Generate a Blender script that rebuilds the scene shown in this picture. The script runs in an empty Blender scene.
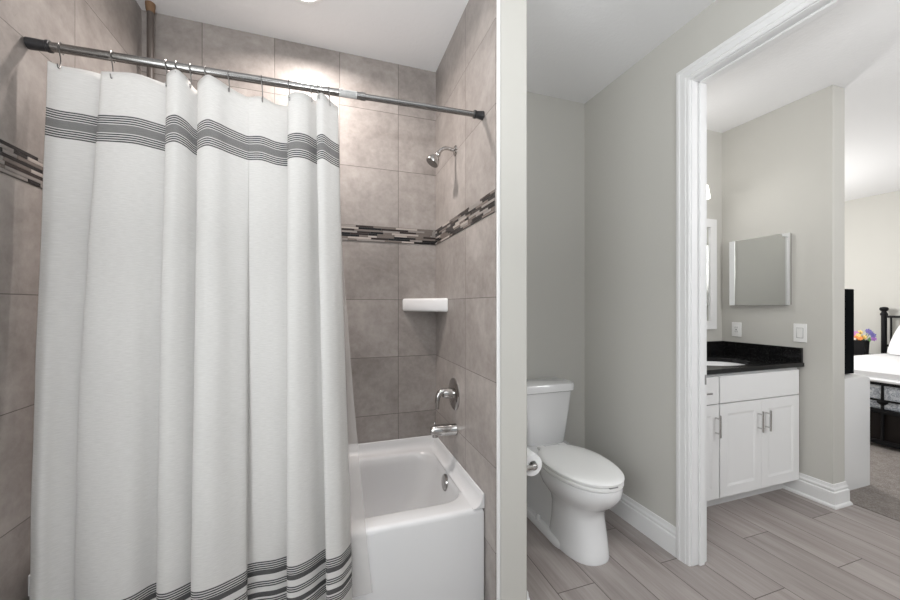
import bpy, bmesh, math, random
from mathutils import Vector, Matrix, noise as mnoise
PI = math.pi
random.seed(7)
scene = bpy.context.scene
COL = scene.collection

# ---------------------------------------------------------------- camera, world, lights, exposure
YAW = math.radians(18.496); FPX = 362.2; CAMZ = 1.31
cam_d = bpy.data.cameras.new('camera'); cam = bpy.data.objects.new('camera', cam_d); COL.objects.link(cam)
cam.location = (0, 0, CAMZ); cam.rotation_euler = (PI/2, 0, -YAW)
cam_d.sensor_width = 36; cam_d.lens = 36*FPX/900; cam_d.shift_y = 4.96/900; cam_d.clip_start = .02
scene.camera = cam

world = bpy.data.worlds.new('daylight'); scene.world = world; world.use_nodes = True
bg = world.node_tree.nodes['Background']; bg.inputs[0].default_value = (.93, .97, 1, 1); bg.inputs[1].default_value = 0.4

def area(name, loc, rot, sx, sy, power, col=(1, 1, 1), shape='RECTANGLE', spread=180):
    d = bpy.data.lights.new(name, 'AREA'); d.shape = shape; d.size = sx; d.size_y = sy
    d.energy = power; d.color = col; d.spread = math.radians(spread)
    o = bpy.data.objects.new(name, d); o.location = loc; o.rotation_euler = rot; COL.objects.link(o); return o
area('tub_downlight_lamp', (-.105, 1.77, 2.725), (0, 0, 0), .11, .11, 12, (1, .92, .87), 'DISK', 160)
def globe(name, loc, r, power, col=(1, 1, 1)):
    d = bpy.data.lights.new(name, 'POINT'); d.energy = power; d.color = col; d.shadow_soft_size = r
    o = bpy.data.objects.new(name, d); o.location = loc; COL.objects.link(o); return o
area('left_daylight_fill', (-.84, .15, 1.4), (PI/2, 0, -PI/2+.05), 1.0, 1.2, 16, (.93, .97, 1))  # unseen cool daylight from the left, added to brighten toilet wall and tub side
area('bath_bounce_fill', (-.1, -.6, 1.55), (PI, 0, 0), .4, .4, 46, (.97, .985, 1), 'DISK')  # added uplight behind the camera, bounces off the ceiling to lift the rooms
globe('vanity_room_fill', (2.7, -.15, 1.95), .25, 38, (1, .99, .98))  # added fill from the front, brightens vanity cabinet and floor
globe('vanity_glass_lamp', (2.48, 1.93, 2.30), .06, 1.6, (1, .98, .96))
area('vanity_lamp', (2.48, 2.0, 2.2), (math.radians(-35), 0, 0), .75, .10, 1.5, (1, .98, .96))
globe('bedroom_daylight_fill', (4.78, 3.3, 1.75), .2, 70, (1, .99, .98))  # unseen point light added for the bedroom's window daylight

vs = scene.view_settings
scene.display_settings.display_device = 'sRGB'
vs.view_transform = 'Standard'; vs.look = 'None'; vs.gamma = 1; vs.use_curve_mapping = False; vs.exposure = 0.38

# ---------------------------------------------------------------- helpers
def new_mat(name, color=(.8, .8, .8), rough=.5, metal=0, **kw):
    m = bpy.data.materials.new(name); m.use_nodes = True
    b = m.node_tree.nodes['Principled BSDF']
    b.inputs['Base Color'].default_value = (*color, 1); b.inputs['Roughness'].default_value = rough; b.inputs['Metallic'].default_value = metal
    for k, v in kw.items():
        b.inputs[k.replace('_', ' ')].default_value = v
    return m
class NT:
    """small node-tree writer"""
    def __init__(s, m): s.t = m.node_tree; s.b = s.t.nodes['Principled BSDF']
    def n(s, typ, **props):
        x = s.t.nodes.new(typ)
        for k, v in props.items(): setattr(x, k, v)
        return x
    def link(s, a, b): s.t.links.new(a, b)
    def val(s, sock, v):
        if isinstance(v, (int, float)): sock.default_value = v
        elif isinstance(v, tuple): sock.default_value = v
        else: s.link(v, sock)
    def math(s, op, a, b=None, c=None):
        x = s.n('ShaderNodeMath', operation=op); s.val(x.inputs[0], a)
        if b is not None: s.val(x.inputs[1], b)
        if c is not None: s.val(x.inputs[2], c)
        return x.outputs[0]
    def mix(s, f, a, b, blend='MIX'):
        x = s.n('ShaderNodeMix', data_type='RGBA', blend_type=blend); s.val(x.inputs['Factor'], f)
        s.val(x.inputs[6], a); s.val(x.inputs[7], b); return x.outputs[2]
    def noise(s, vec, scale, detail=4, rough=.5, dist=0):
        x = s.n('ShaderNodeTexNoise'); s.val(x.inputs['Vector'], vec); x.inputs['Scale'].default_value = scale
        x.inputs['Detail'].default_value = detail; x.inputs['Roughness'].default_value = rough; x.inputs['Distortion'].default_value = dist
        return x.outputs[0]
    def pos(s): return s.n('ShaderNodeTexCoord').outputs['Object']
    def sep(s, v):
        x = s.n('ShaderNodeSeparateXYZ'); s.link(v, x.inputs[0]); return x.outputs
    def comb(s, x, y, z):
        c = s.n('ShaderNodeCombineXYZ'); s.val(c.inputs[0], x); s.val(c.inputs[1], y); s.val(c.inputs[2], z); return c.outputs[0]
    def ramp(s, f, stops, interp='LINEAR'):
        r = s.n('ShaderNodeValToRGB'); r.color_ramp.interpolation = interp
        el = r.color_ramp.elements
        while len(el) < len(stops): el.new(1)
        for e, (p, c) in zip(el, stops): e.position = p; e.color = (*c, 1) if len(c) == 3 else c
        s.val(r.inputs[0], f); return r.outputs[0]
    def bump(s, h, strength=.2, dist=.01):
        x = s.n('ShaderNodeBump'); x.inputs['Strength'].default_value = strength; x.inputs['Distance'].default_value = dist
        s.link(h, x.inputs['Height']); s.link(x.outputs[0], s.b.inputs['Normal'])
    def base(s, c): s.link(c, s.b.inputs['Base Color'])

def obj(name, bm, mat, parent=None, smooth=False, bevel=0, seg=2):
    me = bpy.data.meshes.new(name)
    bmesh.ops.recalc_face_normals(bm, faces=bm.faces)
    bm.to_mesh(me); bm.free()
    if isinstance(mat, (list, tuple)):
        for m in mat: me.materials.append(m)
    else: me.materials.append(mat)
    o = bpy.data.objects.new(name, me); COL.objects.link(o)
    if parent: o.parent = parent; o.matrix_parent_inverse = Matrix.Translation(parent.location).inverted() if parent.rotation_euler.z == 0 else parent.matrix_basis.inverted()
    if smooth:
        for p in me.polygons: p.use_smooth = True
        me.set_sharp_from_angle(angle=math.radians(40))
    if bevel:
        b = o.modifiers.new('bevel', 'BEVEL'); b.width = bevel; b.segments = seg; b.limit_method = 'ANGLE'; b.angle_limit = math.radians(35)
        b.harden_normals = False
        for p in me.polygons: p.use_smooth = True
        me.set_sharp_from_angle(angle=math.radians(40))
    return o
def tag(o, label, cat, group=None):
    o['label'] = label; o['category'] = cat
    if group: o['group'] = group
    return o
def thing(name, label, cat, loc=(0, 0, 0), group=None):
    o = bpy.data.objects.new(name, None); o.location = loc; o.empty_display_size = .05; COL.objects.link(o)
    return tag(o, label, cat, group)
def struct(name, bm, mat, parent=None, **kw):
    o = obj(name, bm, mat, parent, **kw)
    o['kind'] = 'structure'
    return o
def BM(): return bmesh.new()
def box(bm, x0, x1, y0, y1, z0, z1):
    v = [bm.verts.new(p) for p in ((x0,y0,z0),(x1,y0,z0),(x1,y1,z0),(x0,y1,z0),(x0,y0,z1),(x1,y0,z1),(x1,y1,z1),(x0,y1,z1))]
    fs = [bm.faces.new([v[i] for i in f]) for f in ((3,2,1,0),(4,5,6,7),(0,1,5,4),(1,2,6,5),(2,3,7,6),(3,0,4,7))]
    return bm, fs
def bx(*a): return box(BM(), *a)[0]
def loft(bm, rings, cap0=True, cap1=True, closed=True):
    R = [[bm.verts.new(p) for p in r] for r in rings]
    n = len(R[0])
    for a, b in zip(R, R[1:]):
        for i in range(n if closed else n-1):
            j = (i+1) % n
            try: bm.faces.new((a[i], a[j], b[j], b[i]))
            except ValueError: pass
    if cap0: bm.faces.new(R[0][::-1])
    if cap1: bm.faces.new(R[-1])
    return bm
def frame_of(d):
    d = Vector(d).normalized(); up = Vector((0, 0, 1)) if abs(d.z) < .95 else Vector((0, 1, 0))
    a = d.cross(up).normalized(); return a, d.cross(a).normalized()
def lathe(bm, p0, d, prof, n=24, cap0=True, cap1=True):
    """prof: list of (distance along d, radius)"""
    p0 = Vector(p0); d = Vector(d).normalized(); a, b = frame_of(d)
    return loft(bm, [[p0 + d*t + (a*math.cos(2*PI*i/n) + b*math.sin(2*PI*i/n))*max(r, 1e-4) for i in range(n)] for t, r in prof], cap0, cap1)
def cyl(bm, p0, p1, r, n=16, r1=None):
    p0 = Vector(p0); p1 = Vector(p1); L = (p1-p0).length
    return lathe(bm, p0, p1-p0, [(0, r), (L, r if r1 is None else r1)], n)
def catmull(P, sub):
    P = [Vector(p) for p in P]; out = []
    for i in range(len(P)-1):
        p0 = P[max(i-1, 0)]; p1 = P[i]; p2 = P[i+1]; p3 = P[min(i+2, len(P)-1)]
        for k in range(sub):
            t = k/sub
            out.append(.5*((2*p1)+(-p0+p2)*t+(2*p0-5*p1+4*p2-p3)*t*t+(-p0+3*p1-3*p2+p3)*t**3))
    out.append(P[-1]); return out
def tube(bm, pts, r, n=10, smooth=0):
    P = catmull(pts, smooth) if smooth else [Vector(p) for p in pts]
    rings = []; a = None
    for i, p in enumerate(P):
        d = (P[min(i+1, len(P)-1)] - P[max(i-1, 0)]).normalized()
        if a is None: a, b = frame_of(d)
        else:
            a = (a - d*a.dot(d)).normalized(); b = d.cross(a)
        rr = r(i/(len(P)-1)) if callable(r) else r
        rings.append([p + (a*math.cos(2*PI*k/n)+b*math.sin(2*PI*k/n))*rr for k in range(n)])
    return loft(bm, rings)
def rrect(cx, cy, hx, hy, r, z, k=6):
    pts = []
    for (sx, sy, a0) in ((1, 1, 0), (-1, 1, PI/2), (-1, -1, PI), (1, -1, 1.5*PI)):
        for i in range(k+1):
            a = a0 + (PI/2)*i/k
            pts.append((cx+sx*(hx-r)+r*math.cos(a), cy+sy*(hy-r)+r*math.sin(a), z))
    return pts
def prism(bm, poly, axis, a, b):
    """extrude a 2-D polygon along axis x/y/z from a to b"""
    def P(u, v, w): return {'x': (w, u, v), 'y': (u, w, v), 'z': (u, v, w)}[axis]
    return loft(bm, [[P(u, v, a) for u, v in poly], [P(u, v, b) for u, v in poly]])
def sphere(bm, c, r, sx=1, sy=1, sz=1, u=12, v=8):
    m = Matrix.Translation(c) @ Matrix.Diagonal((sx, sy, sz, 1))
    bmesh.ops.create_uvsphere(bm, u_segments=u, v_segments=v, radius=r, matrix=m); return bm

# ---------------------------------------------------------------- measured planes of the place
XL, XR, YB, H = -.86, .623, 2.138, 2.74        # tub alcove left wall, right wall, back wall, ceiling
YE = 1.29                                      # end of the partition facing the room
XP = .762                                      # toilet side of the partition
XT, XV = 1.724, 1.822                          # toilet-room right wall, its vanity side
XM, XM2, YM = 3.10, 3.229, 1.44                # vanity end wall, its bedroom side, its free end
XB = 6.76                                      # bedroom far wall
YO = -1.6                                      # open side behind the camera
JY, HZ = 1.335, 2.435                          # far jamb face and head of the door opening

# ---------------------------------------------------------------- materials
def paint(name, col, bump=.06, scale=180):
    m = new_mat(name, col, .75); t = NT(m); p = t.pos()
    n = t.noise(p, scale, 3, .6); t.bump(n, bump, .004)
    return m
M_wall = paint('grey_wall_paint', (.56, .55, .515))
M_ceil = paint('ceiling_texture', (.82, .82, .825), .4, 45)
M_trim = new_mat('white_trim_paint', (.80, .80, .80), .35)
M_cab = new_mat('white_cabinet_paint', (.80, .80, .80), .32)
M_white = new_mat('white_porcelain', (.78, .78, .785), .12, Coat_Weight=.4)
M_tub = new_mat('white_tub_acrylic', (.66, .66, .665), .18, Coat_Weight=.3)
M_plastic = new_mat('white_plastic', (.84, .84, .83), .35)
M_chrome = new_mat('chrome', (.50, .49, .48), .1, 1)
M_steel = new_mat('brushed_steel', (.60, .59, .58), .25, 1)
M_hook = new_mat('dark_steel_hook', (.22, .215, .21), .3, 1)
M_rod = new_mat('grey_steel_rod', (.27, .265, .26), .2, 1)
M_black = new_mat('black_rubber', (.018, .018, .02), .45)
M_iron = new_mat('black_iron', (.006, .006, .007), .45, Specular_IOR_Level=.2)
M_dark = new_mat('dark_wood_and_bed_shade', (.008, .005, .004), .55, Specular_IOR_Level=.25)  # nightstand wood, also the shade colour put under the bed
M_bronze = new_mat('brown_pole_paint', (.105, .088, .078), .4)
M_tan = new_mat('tan_cap', (.22, .13, .07), .5)
M_mirror = new_mat('mirror_glass', (.86, .87, .865), .02, 1)
M_linen = new_mat('white_linen', (.86, .86, .87), .85)
M_grout = new_mat('grey_grout', (.20, .185, .17), .9)
M_paper = new_mat('white_tissue', (.86, .86, .86), .95)

def tile_mat(name, horiz, u0, W=.3333):
    """stone-look tile; horiz = 'x' or 'y' is the wall's long direction, u0 a joint position"""
    m = new_mat(name, rough=.35); t = NT(m); P = t.pos(); X, Y, Z = t.sep(P)
    u = X if horiz == 'x' else Y
    zz = t.math('SUBTRACT', Z, t.math('MULTIPLY', t.math('GREATER_THAN', Z, 1.72), .0895))
    uu = t.math('DIVIDE', t.math('SUBTRACT', u, u0 - W*20), W)
    vv = t.math('DIVIDE', t.math('SUBTRACT', zz, 1.341 - .337*20), .337)
    du = t.math('MULTIPLY', t.math('ABSOLUTE', t.math('SUBTRACT', t.math('FRACT', t.math('ADD', uu, .5)), .5)), W/.3333)
    dv = t.math('ABSOLUTE', t.math('SUBTRACT', t.math('FRACT', t.math('ADD', vv, .5)), .5))
    d = t.math('MINIMUM', du, dv)
    joint = t.math('LESS_THAN', d, .0042)
    cell = t.comb(t.math('FLOOR', uu), t.math('FLOOR', vv), 3.0 if horiz == 'x' else 9.0)
    wn = t.n('ShaderNodeTexWhiteNoise', noise_dimensions='3D'); t.link(cell, wn.inputs[0])
    off = t.n('ShaderNodeVectorMath', operation='MULTIPLY_ADD'); t.link(wn.outputs['Color'], off.inputs[0]); off.inputs[1].default_value = (7, 7, 7); t.link(P, off.inputs[2])
    V = off.outputs[0]
    n1 = t.noise(V, 3.5, 6, .62, .6); n2 = t.noise(V, 26, 6, .68)
    c = t.ramp(n1, [(.32, (.235, .209, .194)), (.5, (.315, .285, .267)), (.66, (.405, .372, .352))])
    c = t.mix(.35, c, t.ramp(n2, [(.32, (.20, .178, .164)), (.68, (.42, .385, .362))]))
    # pale veins
    nv = t.noise(V, 2.6, 2, .5, .5)
    vein = t.math('LESS_THAN', t.math('ABSOLUTE', t.math('SUBTRACT', nv, .5)), .006)
    c = t.mix(t.math('MULTIPLY', vein, .14), c, (.40, .36, .33, 1))
    tone = t.math('ADD', .93, t.math('MULTIPLY', wn.outputs['Value'], .14))
    c = t.mix(1.0, c, t.comb(tone, tone, tone), 'MULTIPLY')
    c = t.mix(joint, c, (.115, .10, .092, 1))
    t.base(c)
    hgt = t.math('ADD', t.math('MULTIPLY', t.math('SUBTRACT', 1.0, joint), 1.0), t.math('MULTIPLY', n2, .12))
    t.bump(hgt, .25, .003)
    t.link(t.math('ADD', .30, t.math('MULTIPLY', n1, .2)), t.b.inputs['Roughness'])
    return m
M_tile_back = tile_mat('stone_tile_back', 'x', .058)
M_tile_side = tile_mat('stone_tile_side', 'y', 1.628, .62)
M_tile_left = tile_mat('stone_tile_left', 'y', 1.652, .62)

def floor_mat():
    m = new_mat('wood_look_plank_tile', rough=.4); t = NT(m); P = t.pos(); X, Y, Z = t.sep(P)
    W, L = .2035, .914
    a = t.math('DIVIDE', t.math('SUBTRACT', X, .985 - W*30), W); r = t.math('FLOOR', a)
    k = t.math('MODULO', r, 3.0)                                   # three-row stagger
    yo = t.math('ADD', 1.404 - L*20, t.math('MULTIPLY', k, -.305+L))
    b = t.math('DIVIDE', t.math('SUBTRACT', Y, yo), L); s = t.math('FLOOR', b)
    da = t.math('MULTIPLY', t.math('ABSOLUTE', t.math('SUBTRACT', t.math('FRACT', t.math('ADD', a, .5)), .5)), W)
    db = t.math('MULTIPLY', t.math('ABSOLUTE', t.math('SUBTRACT', t.math('FRACT', t.math('ADD', b, .5)), .5)), L)
    joint = t.math('LESS_THAN', t.math('MINIMUM', da, db), .0020)
    wn = t.n('ShaderNodeTexWhiteNoise', noise_dimensions='3D'); t.link(t.comb(r, s, 1.0), wn.inputs[0])
    sc = t.n('ShaderNodeVectorMath', operation='MULTIPLY'); t.link(P, sc.inputs[0]); sc.inputs[1].default_value = (9, .9, 1)
    off = t.n('ShaderNodeVectorMath', operation='MULTIPLY_ADD'); t.link(wn.outputs['Color'], off.inputs[0]); off.inputs[1].default_value = (11, 11, 11); t.link(sc.outputs[0], off.inputs[2])
    n1 = t.noise(off.outputs[0], 1.6, 5, .55, .5); 
    sc2 = t.n('ShaderNodeVectorMath', operation='MULTIPLY'); t.link(off.outputs[0], sc2.inputs[0]); sc2.inputs[1].default_value = (6, 2.5, 1)
    n2 = t.noise(sc2.outputs[0], 2.0, 4, .6)
    c = t.ramp(n1, [(.28, (.225, .192, .178)), (.5, (.32, .285, .27)), (.72, (.41, .372, .358))])
    c = t.mix(.28, c, t.ramp(n2, [(.3, (.20, .17, .155)), (.7, (.40, .36, .345))]))
    tone = t.math('ADD', .88, t.math('MULTIPLY', wn.outputs['Value'], .2))
    c = t.mix(1.0, c, t.comb(tone, tone, tone), 'MULTIPLY')
    c = t.mix(joint, c, (.10, .08, .072, 1)); t.base(c)
    t.bump(t.math('ADD', t.math('SUBTRACT', 1.0, joint), t.math('MULTIPLY', n2, .12)), .3, .002)
    return m
M_floor = floor_mat()
def carpet_mat():
    m = new_mat('beige_carpet_pile', rough=1); t = NT(m); P = t.pos()
    n = t.noise(P, 90, 4, .8); n2 = t.noise(P, 14, 3, .6)
    c = t.ramp(n, [(.3, (.20, .17, .15)), (.5, (.37, .33, .305)), (.7, (.56, .51, .475))])
    c = t.mix(.3, c, t.ramp(n2, [(.35, (.26, .225, .205)), (.65, (.48, .43, .40))])); t.base(c)
    t.bump(n, 1.0, .02); return m
M_carpet = carpet_mat()
def granite_mat():
    m = new_mat('black_granite', rough=.12, Specular_IOR_Level=.3); t = NT(m); P = t.pos()
    n = t.noise(P, 130, 3, .7); n2 = t.noise(P, 300, 2, .6)
    c = t.ramp(n, [(.55, (.006, .006, .0065)), (.66, (.028, .027, .026)), (.78, (.12, .115, .11))])
    t.base(t.mix(t.math('GREATER_THAN', n2, .70), c, (.10, .10, .10, 1))); return m
M_granite = granite_mat()
def damask_mat():
    m = new_mat('grey_damask', rough=.8); t = NT(m); P = t.pos()
    n = t.noise(P, 26, 3, .6, 2.5)
    t.base(t.ramp(n, [(.40, (.36, .39, .45)), (.5, (.62, .65, .70)), (.6, (.84, .86, .89))])); return m
M_damask = damask_mat()

# curtain: woven white cotton with black stripe bands laid out along the drop (UV.v in metres from the top edge)
def curtain_mat():
    m = new_mat('striped_white_cotton', rough=.9); t = NT(m)
    uv = t.n('ShaderNodeUVMap').outputs[0]; U, V, _ = t.sep(uv)
    def bands(*ab):
        acc = None
        for a, b in ab:
            q = t.math('MULTIPLY', t.math('GREATER_THAN', V, a), t.math('LESS_THAN', V, b))
            acc = q if acc is None else t.math('ADD', acc, q)
        return acc
    per = .0074
    fr = t.math('FRACT', t.math('DIVIDE', t.math('SUBTRACT', V, .140-per), per))
    thin = t.math('GREATER_THAN', fr, .38)
    isT = bands((.140, .1696), (.1992, .2288), (1.6126, 1.6422), (1.6792, 1.7014), (1.7384, 1.768))
    isD = bands((1.644, 1.661), (1.718, 1.735))
    isG = bands((.1722, .1992))
    mask = t.math('ADD', t.math('MULTIPLY', isD, .93), t.math('MULTIPLY', isT, t.math('MULTIPLY', thin, .95)))
    mask = t.math('ADD', mask, t.math('MULTIPLY', isG, t.math('ADD', .62, t.math('MULTIPLY', t.math('GREATER_THAN', t.math('FRACT', t.math('DIVIDE', V, .003)), .5), .24))))
    wv = t.n('ShaderNodeMapping'); t.link(uv, wv.inputs[0]); wv.inputs['Scale'].default_value = (40, 420, 1)
    n = t.noise(wv.outputs[0], 1, 4, .7)
    mask = t.math('MULTIPLY', mask, t.math('ADD', .82, t.math('MULTIPLY', n, .3)))
    white = t.ramp(n, [(.25, (.66, .65, .63)), (.7, (.79, .78, .765))])
    c = t.mix(mask, white, (.032, .033, .035, 1)); t.base(c)
    t.bump(n, .12, .002)
    tr = t.n('ShaderNodeBsdfTranslucent'); t.link(c, tr.inputs[0])
    mx = t.n('ShaderNodeMixShader'); mx.inputs[0].default_value = .22
    out = t.t.nodes['Material Output']
    t.link(t.b.outputs[0], mx.inputs[1]); t.link(tr.outputs[0], mx.inputs[2]); t.link(mx.outputs[0], out.inputs[0])
    return m
M_curtain = curtain_mat()
def liner_mat():
    m = new_mat('translucent_vinyl', (.78, .76, .74), .25); t = NT(m)
    tp = t.n('ShaderNodeBsdfTransparent'); tr = t.n('ShaderNodeBsdfTranslucent'); tr.inputs[0].default_value = (.80, .77, .75, 1)
    m1 = t.n('ShaderNodeMixShader'); m1.inputs[0].default_value = .45; t.link(t.b.outputs[0], m1.inputs[1]); t.link(tr.outputs[0], m1.inputs[2])
    m2 = t.n('ShaderNodeMixShader'); m2.inputs[0].default_value = .62; t.link(m1.outputs[0], m2.inputs[1]); t.link(tp.outputs[0], m2.inputs[2])
    t.link(m2.outputs[0], t.t.nodes['Material Output'].inputs[0]); return m
M_liner = liner_mat()
def lamp_mat(name, col, s):
    m = new_mat(name, (.9, .9, .9), .5); b = m.node_tree.nodes['Principled BSDF']
    b.inputs['Emission Color'].default_value = (*col, 1); b.inputs['Emission Strength'].default_value = s; return m
M_lamp = lamp_mat('lit_lens', (1, .97, .93), 6)

# ---------------------------------------------------------------- the setting
struct('floor', bx(XL-.2, 3.27, YO, YB+.1, -.1, 0), M_floor)
struct('floor_carpet', bx(3.274, XB+.1, YO, 4.1, -.1, .004), M_carpet)
struct('ceiling', bx(XL-.2, XB+.2, YO, 4.1, H, H+.1), M_ceil)
struct('wall_left', bx(XL-.12, XL-.012, YO, YB+.1, 0, H), M_wall)
struct('wall_back', bx(XL-.12, XM2, YB+.012, YB+.12, 0, H), M_wall)
# painted drywall in front of the back wall line: toilet room and vanity room
struct('wall_toilet', bx(XP, XT, YB, YB+.012, 0, H), M_wall)
struct('wall_vanity', bx(XV, XM, YB, YB+.012, 0, H), M_wall)
# tiles
struct('wall_tile_back', bx(XL, XR, YB, YB+.012, 0, H), M_tile_back)
struct('wall_tile_left', bx(XL-.012, XL, 1.02, YB+.012, 0, H), M_tile_left)
struct('wall_tile_right', bx(XR, XR+.012, YE+.008, YB+.012, 0, H), M_tile_side)
struct('wall_partition', bx(XR+.012, XP, YE, YB+.012, 0, H), M_wall, bevel=.006)
struct('trim_1', bx(XR+.003, XR+.017, YE-.004, YE+.007, 0, H), M_trim, bevel=.003)
# wall with the doorway
bm = BM(); box(bm, XT, XV, JY+.012, YB+.012, 0, H); box(bm, XT, XV, .50, JY+.012, HZ+.012, H); box(bm, XT, XV, YO, .50, 0, H)
struct('wall_right', bm, M_wall)
struct('wall_vanity_end', bx(XM, XM2, YM, 4.1, 0, H), M_wall, bevel=.003)
struct('wall_bedroom_far', bx(XB, XB+.1, YO, 4.1, 0, H), M_wall)
struct('wall_bedroom_side', bx(XM2, XB, 4.0, 4.1, 0, H), M_wall)

# mosaic strip: thin bars of glass and stone in staggered rows on the three tiled walls
MZ0, MZ1 = 1.6785, 1.7670
mos = [new_mat('mosaic_'+n, c, r) for n, c, r in (('black', (.012, .011, .012), .08), ('brown', (.035, .026, .024), .1), ('taupe', (.17, .145, .13), .25),
       ('grey', (.27, .245, .23), .3), ('beige', (.42, .375, .345), .3), ('pearl', (.75, .73, .70), .15))]
def mosaic(name, horiz, a, b, w, sgn):
    bm = BM(); rows = 8; rh = (MZ1-MZ0)/rows
    def put(u0, u1, z0, z1, t, mi):
        f = box(bm, u0, u1, min(w, w+sgn*t), max(w, w+sgn*t), z0, z1)[1] if horiz == 'x' else box(bm, min(w, w+sgn*t), max(w, w+sgn*t), u0, u1, z0, z1)[1]
        for q in f: q.material_index = mi
    put(a, b, MZ0, MZ1, .0015, 6)
    rng = random.Random(name)
    for r in range(rows):
        u = a - rng.random()*.06; last = -1
        while u < b:
            mi = rng.choices(range(6), (24, 12, 33, 27, 3, 2))[0]
            if mi == last: mi = (mi+2) % 5
            last = mi
            L = rng.choice((.05, .075, .1, .13, .16)) if mi != 5 else rng.choice((.03, .045))
            u0, u1 = max(u, a), min(u+L, b)
            if u1-u0 > .004: put(u0+.0008, u1-.0008, MZ0+r*rh+.0008, MZ0+(r+1)*rh-.0008, .004, mi)
            u += L
    struct(name, bm, mos+[M_grout])
mosaic('trim_2', 'x', XL, XR, YB, -1)
mosaic('trim_3', 'y', YE+.01, YB-.004, XR, -1)
mosaic('trim_4', 'y', 1.02, YB-.004, XL, 1)

# baseboards: one profile swept along each wall foot
BPROF = [(0, 0), (.018, 0), (.018, .012), (.0165, .094), (.015, .098), (.0095, .101), (.0095, .107), (.0125, .111), (.0125, .117), (.007, .127), (.0045, .146), (0, .147)]
BSHOE = [(0, 0), (.027, 0), (.027, .008), (.024, .016), (.0175, .022)] + BPROF[3:]
def sweep(name, path, prof=BPROF):
    """path: list of (x, y); the board stands to the left of the walking direction"""
    bm = BM(); rings = []
    for i, p in enumerate(path):
        p = Vector(p); ds = []
        if i > 0: ds.append((p-Vector(path[i-1])).normalized())
        if i < len(path)-1: ds.append((Vector(path[i+1])-p).normalized())
        ns = [Vector((-d.y, d.x)) for d in ds]; n = sum(ns, Vector((0, 0))); n = n/(n.length**2)*len(ns) if len(ns) > 1 else ns[0]
        if len(ns) > 1: n = (ns[0]+ns[1])/(1+ns[0].dot(ns[1]))
        rings.append([(p.x+n.x*o, p.y+n.y*o, z) for o, z in prof])
    return struct(name, loft(bm, rings), M_trim)
sweep('baseboard_toilet', [(XT, JY+.076), (XT, YB), (XP, YB), (XP, YE+.002)])
sweep('baseboard_vanity', [(XM2, 1.515), (XM2, YM), (XM, YM), (XM, 1.70)], BSHOE)
sweep('baseboard_bedroom', [(XB, YO), (XB, 4.0), (XM2, 4.0), (XM2, 2.9)])

# doorway: jamb, stop, casings
door = bpy.data.objects.new('door_1', None); COL.objects.link(door); door['kind'] = 'structure'
bm = BM(); JY2 = .50
box(bm, XT-.001, XV+.001, JY, JY+.014, 0, HZ+.014); box(bm, XT-.001, XV+.001, JY2-.014, JY, HZ, HZ+.014); box(bm, XT-.001, XV+.001, JY2-.014, JY2, 0, HZ)
struct('jamb', bm, M_trim, door, bevel=.002)
bm = BM(); box(bm, XT+.042, XT+.074, JY-.011, JY, 0, HZ-.001); box(bm, XT+.042, XT+.074, JY2, JY, HZ-.011, HZ)
struct('stop', bm, M_trim, door, bevel=.002)
CAS = [(0, 0), (0, .009), (.006, .013), (.018, .013), (.021, .0165), (.048, .0165), (.052, .0195), (.060, .0195), (.070, .017), (.070, 0)]   # across the width, thickness
def casing(xw, sgn):
    bm = BM(); e = .004
    pts = [(JY+e, 0, 1, 0), (JY+e, HZ+e, 1, 1), (JY2-e, HZ+e, -1, 1), (JY2-e, 0, -1, 0)]
    rings = [[(xw+sgn*t, y+sy*w, z+sz*w) for w, t in CAS] for y, z, sy, sz in pts]
    loft(bm, rings); return struct('casing', bm, M_trim, door, smooth=False)
casing(XT, -1); casing(XV, 1)
bm = bx(XT+.078, XT+.0975, JY-.0025, JY+.001, .905, .955); obj('strike_plate', bm, M_steel, door, bevel=.001)['label'] = 'small steel strike plate'

# ---------------------------------------------------------------- tub alcove
tub = thing('bathtub', 'white alcove bathtub behind the striped shower curtain', 'bathtub', (-.11, 1.77, 0))
TX0, TX1, TY0, TY1, TZ = -.836, .621, 1.398, 2.132, .458
bm = BM(); cx, cy, hx, hy = (TX0+TX1)/2, (TY0+TY1)/2, (TX1-TX0)/2, (TY1-TY0)/2
ox, oy, ohx, ohy = (-.75+.585)/2, (1.485+2.06)/2, (.585+.75)/2, (2.06-1.485)/2
rings = [rrect(cx, cy, hx, hy, .006, 0, 8), rrect(cx, cy, hx, hy, .006, TZ-.022, 8), rrect(cx, cy, hx-.003, hy-.003, .008, TZ-.010, 8), rrect(cx, cy, hx-.010, hy-.010, .012, TZ-.002, 8), rrect(cx, cy, hx-.020, hy-.020, .02, TZ, 8),
         rrect(ox, oy, ohx+.008, ohy+.008, .13, TZ, 8), rrect(ox, oy, ohx, ohy, .125, TZ-.003, 8), rrect(ox, oy, ohx-.010, ohy-.009, .12, TZ-.014, 8), rrect(ox, oy, ohx-.016, ohy-.016, .12, TZ-.05, 8), rrect(ox-.003, oy, ohx-.023, ohy-.02, .12, TZ-.10, 8),
         rrect(ox-.015, oy, ohx-.045, ohy-.035, .12, .25, 8), rrect(ox-.03, oy, ohx-.07, ohy-.05, .12, .16, 8), rrect(ox-.04, oy, ohx-.10, ohy-.075, .11, .125, 8), rrect(ox-.04, oy, ohx-.18, ohy-.14, .08, .112, 8)]
loft(bm, rings, True, True)
obj('tub_shell', bm, M_tub, tub, smooth=True)
bm = BM()
fl = [(0, 0), (.050, 0), (.050, .002), (.036, .005), (.024, .012), (.016, .023), (.011, .038), (.008, .052), (.005, .058), (0, .060)]
path = [(TX1, TY0+.001), (TX1, TY1), (TX0, TY1), (TX0, TY0+.001)]; rings = []
for i, p in enumerate(path):
    n = [(-1, 0), (-1, -1), (1, -1), (1, 0)][i]
    rings.append([(p[0]+n[0]*o, p[1]+n[1]*o, TZ-.002+z) for o, z in fl])
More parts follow.
